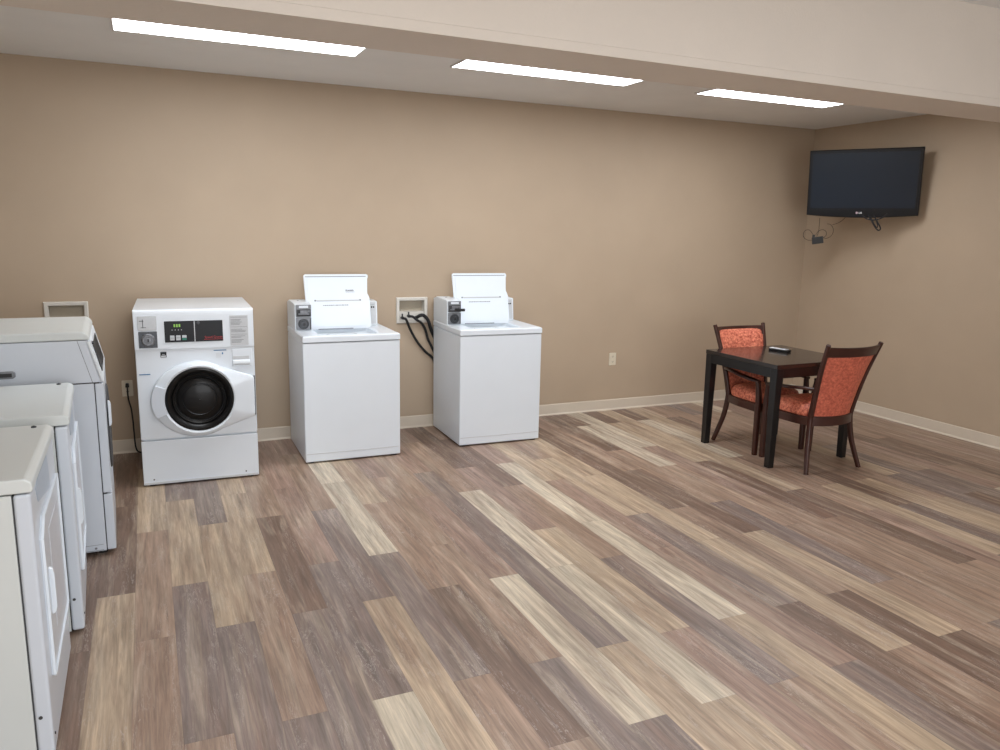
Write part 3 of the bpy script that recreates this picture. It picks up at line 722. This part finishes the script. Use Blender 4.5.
# ------------------------------------------------------------------ chairs
def chair(label, loc, rz):
    t = thing('dining_chair', label, 'chair', loc, rz, 'coral armchairs at the table')
    # posture of the rear post: y and half width against height
    K = [(0, .255, -.240), (.20, .212, -.190), (.36, .193, -.172), (.43, .193, -.178), (.60, .207, -.216), (.75, .225, -.258), (.935, .249, -.322)]
    def at(z):
        for (z0, x0, y0), (z1, x1, y1) in zip(K, K[1:]):
            if z <= z1: f = (z-z0)/(z1-z0); return x0+(x1-x0)*f, y0+(y1-y0)*f
        return K[-1][1:]
    for s in (-1, 1):
        bm = BM(); sweep(bm, [(s*x, y, z) for z, x, y in K], [(.026, .030), (.029, .036), (.030, .038), (.030, .038), (.028, .036), (.027, .032), (.025, .028)])
        link('rear_leg', bm, M['wood'], t)
        bm = BM(); sweep(bm, [(s*.236, .220, 0), (s*.236, .219, .30), (s*.236, .217, .45), (s*.242, .205, .565)], [(.036, .034), (.044, .039), (.042, .037), (.034, .030)])
        link('front_leg', bm, M['wood'], t)
        bm = BM(); sweep(bm, [(s*.204, -.215, .600), (s*.228, -.14, .602), (s*.250, .0, .590), (s*.252, .12, .578), (s*.244, .222, .570)], [(.026, .026), (.034, .022), (.042, .020), (.046, .020), (.036, .018)], side=(1, 0, 0))
        link('armrest', bm, M['wood'], t)
    # seat rails: curved frame
    bm = BM()
    for s in (-1, 1):
        sweep(bm, [(s*.188, -.165, .362), (s*.218, .0, .362), (s*.230, .205, .364)], [(.026, .062), (.026, .062)], side=(1, 0, 0), rnd=.12)
    sweep(bm, [(-.225, .212, .364), (0, .218, .364), (.225, .212, .364)], [(.026, .062), (.026, .062)], side=(0, 1, 0), rnd=.12)
    link('seat_rail', bm, M['wood'], t)
    # seat cushion: rounded trapezoid, domed
    bm = BM(); rings = []
    def seat_ring(k, z):
        out = []
        for i in range(48):
            a_ = 2*math.pi*i/48; c, s = math.cos(a_), math.sin(a_)
            e = .42; x = math.copysign(abs(c)**e, c); y = math.copysign(abs(s)**e, s)
            yy = .020 + y*.195*k; hw = .205 + (yy+.17)*.06
            out.append((x*hw*k, yy, z))
        return out
    for k, z in ((.94, .386), (1.0, .399), (1.015, .419), (1.0, .444), (.955, .464), (.86, .477), (.68, .486), (.4, .491), (.1, .492)): rings.append(seat_ring(k, z))
    loft(bm, rings); link('seat', bm, M['velvet'], t)
    bow = .050
    def curve_box(z0, z1, th, inset, y_extra=0., nseg=20, top_dip=0.):
        rings = []
        for i in range(nseg+1):
            u = i/nseg*2-1; b_ = -bow*(1-u*u)
            x0, y0 = at(z0); x1, y1 = at(z1)
            dz = -top_dip*(1-u*u)
            rings.append([(u*(x0-inset), y0+b_-th/2+y_extra, z0), (u*(x0-inset), y0+b_+th/2+y_extra, z0), (u*(x1-inset), y1+b_+th/2+y_extra, z1+dz), (u*(x1-inset), y1+b_-th/2+y_extra, z1+dz)])
        bm = BM(); loft(bm, rings)
        bmesh.ops.recalc_face_normals(bm, faces=bm.faces[:])
        bmesh.ops.bevel(bm, geom=[e for e in bm.edges if e.calc_face_angle(0) > R(50)], offset=.004, segments=2, affect='EDGES')
        return bm
    link('crest_rail', curve_box(.846, .918, .026, .006, top_dip=.004), M['wood'], t)
    link('lower_back_rail', curve_box(.335, .404, .030, .004), M['wood'], t)
    # upholstered back: separate inside pad and outside panel
    def pad(th0, th1, z0, z1, sgn, nu=20, nv=16, inset=.014):
        bm = BM(); G = []
        for j in range(nv+1):
            v = j/nv; z = z0+(z1-z0)*v; x, y = at(z); row = []
            for i in range(nu+1):
                u = i/nu*2-1; e = (1-abs(u)**6)*(1-abs(2*v-1)**6)
                row.append((u*(x-inset), y - bow*(1-u*u) + sgn*(th0+(th1-th0)*e), z))
            G.append(row)
        Bk = [[(px, (py - sgn*(th0+(th1-th0)*(1-abs(i/nu*2-1)**6)*(1-abs(2*j/nv-1)**6))), pz) for i, (px, py, pz) in enumerate(r)] for j, r in enumerate(G)]
        V = [[bm.verts.new(p) for p in r] for r in G]; U = [[bm.verts.new(p) for p in r] for r in Bk]
        for j in range(nv):
            for i in range(nu):
                bm.faces.new([V[j][i], V[j][i+1], V[j+1][i+1], V[j+1][i]]); bm.faces.new([U[j][i], U[j+1][i], U[j+1][i+1], U[j][i+1]])
        for j in range(nv):
            bm.faces.new([V[j][0], V[j+1][0], U[j+1][0], U[j][0]]); bm.faces.new([V[j][nu], U[j][nu], U[j+1][nu], V[j+1][nu]])
        for i in range(nu):
            bm.faces.new([V[0][i], U[0][i], U[0][i+1], V[0][i+1]]); bm.faces.new([V[nv][i], V[nv][i+1], U[nv][i+1], U[nv][i]])
        return bm
    link('backrest', pad(.006, .034, .402, .905, 1), M['velvet'], t)
    link('back_panel', pad(.004, .010, .402, .850, -1), M['velvet_back'], t, 'flat coral velvet panel on the outside of the back')
    return t
c2 = chair('coral velvet armchair with its back to the camera, nearer side of the table', (4.405, 4.130, 0), 0)
c1 = dup(c2, (4.388, 4.632, 0), 180, 'coral velvet armchair facing the camera from the far side of the table')

# ------------------------------------------------------------------ remote
rc = thing('remote_control', 'black remote control with silver top lying on the table', 'remote control', (4.500, 4.600, TH), 14)
bm = BM(); box(bm, -.026, .026, -.085, .085, 0.0005, .020, .006); link('body', bm, M['black'], rc)
bm = BM(); box(bm, -.024, .020, .004, .080, .0185, .0235, .002); link('top_plate', bm, M['silver'], rc)
bm = BM(); box(bm, -.024, .020, -.066, -.004, .0185, .0235, .002); link('top_plate', bm, M['silver'], rc)
for i in range(3):
    for j in range(4):
        bm = BM(); box(bm, -.018+i*.013, -.010+i*.013, -.060+j*.014, -.052+j*.014, .0225, .0252, .001, 1); link('key', bm, M['print'], rc)

# ------------------------------------------------------------------ television
a_ = 31.57
tvloc = Vector((5.806, 5.122, 2.127))
tv = thing('television', 'black flat television turned on an arm in the right corner', 'television', tvloc, -(90-a_), None, 7.39)
w, h = .46, .285
n = 24
def tv_out(dx, y):
    pts = [(w-dx, h-dx), (-w+dx, h-dx)]
    for i in range(n+1):
        u = -1 + 2*i/n; pts.append((u*(w-dx), -h+dx - .022*(1-u*u)))
    return [(x, y, z) for x, z in pts]
bm = BM(); loft(bm, [tv_out(.012, .035), tv_out(0, .02), tv_out(0, -.012), tv_out(.006, -.018)]); cas = link('casing', bm, M['tv'], tv)
bm = BM(); box(bm, -.30, .30, .033, .075, -.20, .20, .02); link('rear_cover', bm, M['black'], tv)
bm = BM(); box(bm, -w+.028, w-.028, -.0195, -.016, -h+.062, h-.030); link('screen', bm, M['screen'], tv)
bm = BM(); box(bm, -w+.02, w-.02, -.0188, -.017, -h+.045, -h+.049); link('bezel_line', bm, M['black'], tv)
lg = text('logo', 'LG', .022, (-.014, -.0185, -h+.014), FRONT, M['silver'], tv, bold=True)
bm = BM(); lathe(bm, [(.010, -.0182), (.009, -.0195), (.001, -.0197)], (-.030, 0, -h+.0215), 'y', 20); link('logo_mark', bm, mat('pink logo', (190,165,175), .4, noise=.03), tv)
mw = Matrix.Translation(tvloc) @ Euler((R(7.39), 0, R(-(90-a_)))).to_matrix().to_4x4(); inv = mw.inverted()
bm = BM()
box(bm, XR-.025, XR-.001, 5.02, 5.24, 1.98, 2.28, .003)
sweep(bm, [(XR-.02, 5.13, 2.13), (6.00, 5.20, 2.13), (5.90, 5.18, 2.13)], [(.05, .05), (.05, .05)], side=(0, 0, 1), rnd=.1)
sweep(bm, [(5.92, 5.19, 2.13), (5.87, 5.16, 2.13)], [(.18, .12), (.18, .12)], side=(0, 0, 1), sm=0, rnd=.1)
for v in bm.verts: v.co = inv @ v.co
link('wall_arm', bm, M['black'], tv)
bm = BM()   # looped spare cable hanging from the bottom edge
tube(bm, [inv @ Vector(p) for p in ((5.830, 5.115, 1.848), (5.850, 5.085, 1.813), (5.885, 5.025, 1.803), (5.915, 4.975, 1.823), (5.935, 4.945, 1.858))], .006)
tube(bm, [inv @ Vector(p) for p in ((5.850, 5.075, 1.848), (5.875, 5.045, 1.788), (5.895, 5.015, 1.733), (5.905, 4.990, 1.713), (5.912, 4.980, 1.733), (5.895, 5.005, 1.788), (5.875, 5.030, 1.838))], .006)
tube(bm, [inv @ Vector(p) for p in ((5.860, 5.065, 1.848), (5.882, 5.040, 1.788), (5.898, 5.015, 1.743), (5.900, 5.000, 1.748), (5.885, 5.015, 1.808), (5.870, 5.035, 1.848))], .004)
link('cable', bm, M['rubber'], tv)

# power adapter hanging below the television, with its thin leads
pa = thing('power_adapter', 'small black power adapter hanging on thin leads under the television', 'power adapter', (5.830, 5.600, 1.612), -50)
bm = BM(); box(bm, -.050, .050, -.018, .018, -.033, .033, .004)
for v in bm.verts:
    c_, s_ = math.cos(R(9)), math.sin(R(9)); x_, z_ = v.co.x, v.co.z; v.co.x = x_*c_ - z_*s_; v.co.z = x_*s_ + z_*c_
link('adapter_body', bm, M['black'], pa)
bm = BM(); box(bm, -.050, -.026, -.010, .010, .022, .052, .003); link('plug', bm, M['black'], pa)
bm = BM()
def lead(P, r=.0022): tube(bm, [(x, .0, z) for x, z in P], r, 6)
lead([(.0, .21), (.002, .14), (.001, .075), (-.012, .035)])
lead([(-.05, .0), (-.09, .0), (-.125, .025), (-.132, .06), (-.115, .09), (-.085, .095), (-.062, .075), (-.042, .045)])
lead([(.04, .025), (.075, .02), (.105, .035), (.128, .07), (.125, .115), (.10, .148), (.07, .155)])
lead([(-.02, .05), (.0, .085), (.035, .10), (.065, .085), (.072, .055), (.055, .03), (.035, .02)])
lead([(.115, .145), (.165, .165), (.20, .19), (.225, .22)])
link('cable', bm, M['rubber'], pa)

# ------------------------------------------------------------------ lights
def area(name, loc, rot, sx, sy, power, col):
    d = bpy.data.lights.new(name, 'AREA'); d.shape = 'RECTANGLE'; d.size = sx; d.size_y = sy; d.energy = power; d.color = col
    o = bpy.data.objects.new(name, d); C.objects.link(o); o.location = loc; o.rotation_euler = [R(v) for v in rot]; return o
area('near bay fixture a', (.8, .6, HN-.03), (0, 0, 0), 1.3, .6, 28, (.97, .98, 1))
area('near bay fixture b', (3.0, .4, HN-.03), (0, 0, 0), 1.3, .6, 20, (.97, .98, 1))
area('near bay fixture c', (.8, -1.6, HN-.03), (0, 0, 0), 1.3, .6, 28, (.97, .98, 1))
area('daylight doorway', (1.2, YF+.06, 1.35), (90, 0, 0), 3.4, 2.1, 118, (.90, .95, 1))
area('daylight side window', (XR-.05, -.4, 1.6), (0, 90, 0), 1.3, 1.4, 18, (.80, .90, 1))

wd = bpy.data.worlds.new('room surround'); bpy.context.scene.world = wd; wd.use_nodes = True
wd.node_tree.nodes['Background'].inputs[0].default_value = (.7, .72, .75, 1); wd.node_tree.nodes['Background'].inputs[1].default_value = .1

# ------------------------------------------------------------------ camera
f, yaw, pitch, roll = 776.106, .425877, .187778, .0206712
fw = Vector((math.sin(yaw)*math.cos(pitch), math.cos(yaw)*math.cos(pitch), -math.sin(pitch)))
r0 = Vector((math.cos(yaw), -math.sin(yaw), 0)); u0 = r0.cross(fw)
rt = math.cos(roll)*r0 + math.sin(roll)*u0; up = -math.sin(roll)*r0 + math.cos(roll)*u0
cd = bpy.data.cameras.new('camera'); cam = bpy.data.objects.new('camera', cd); C.objects.link(cam)
cam.matrix_world = Matrix(((rt.x, up.x, -fw.x, 0), (rt.y, up.y, -fw.y, 0), (rt.z, up.z, -fw.z, 1.67), (0, 0, 0, 1)))
cd.sensor_width = 36; cd.lens = f/1000*36; cd.clip_start = .05
bpy.context.scene.camera = cam
sc = bpy.context.scene
sc.view_settings.view_transform = 'Standard'; sc.view_settings.look = 'None'
sc.view_settings.exposure = .30
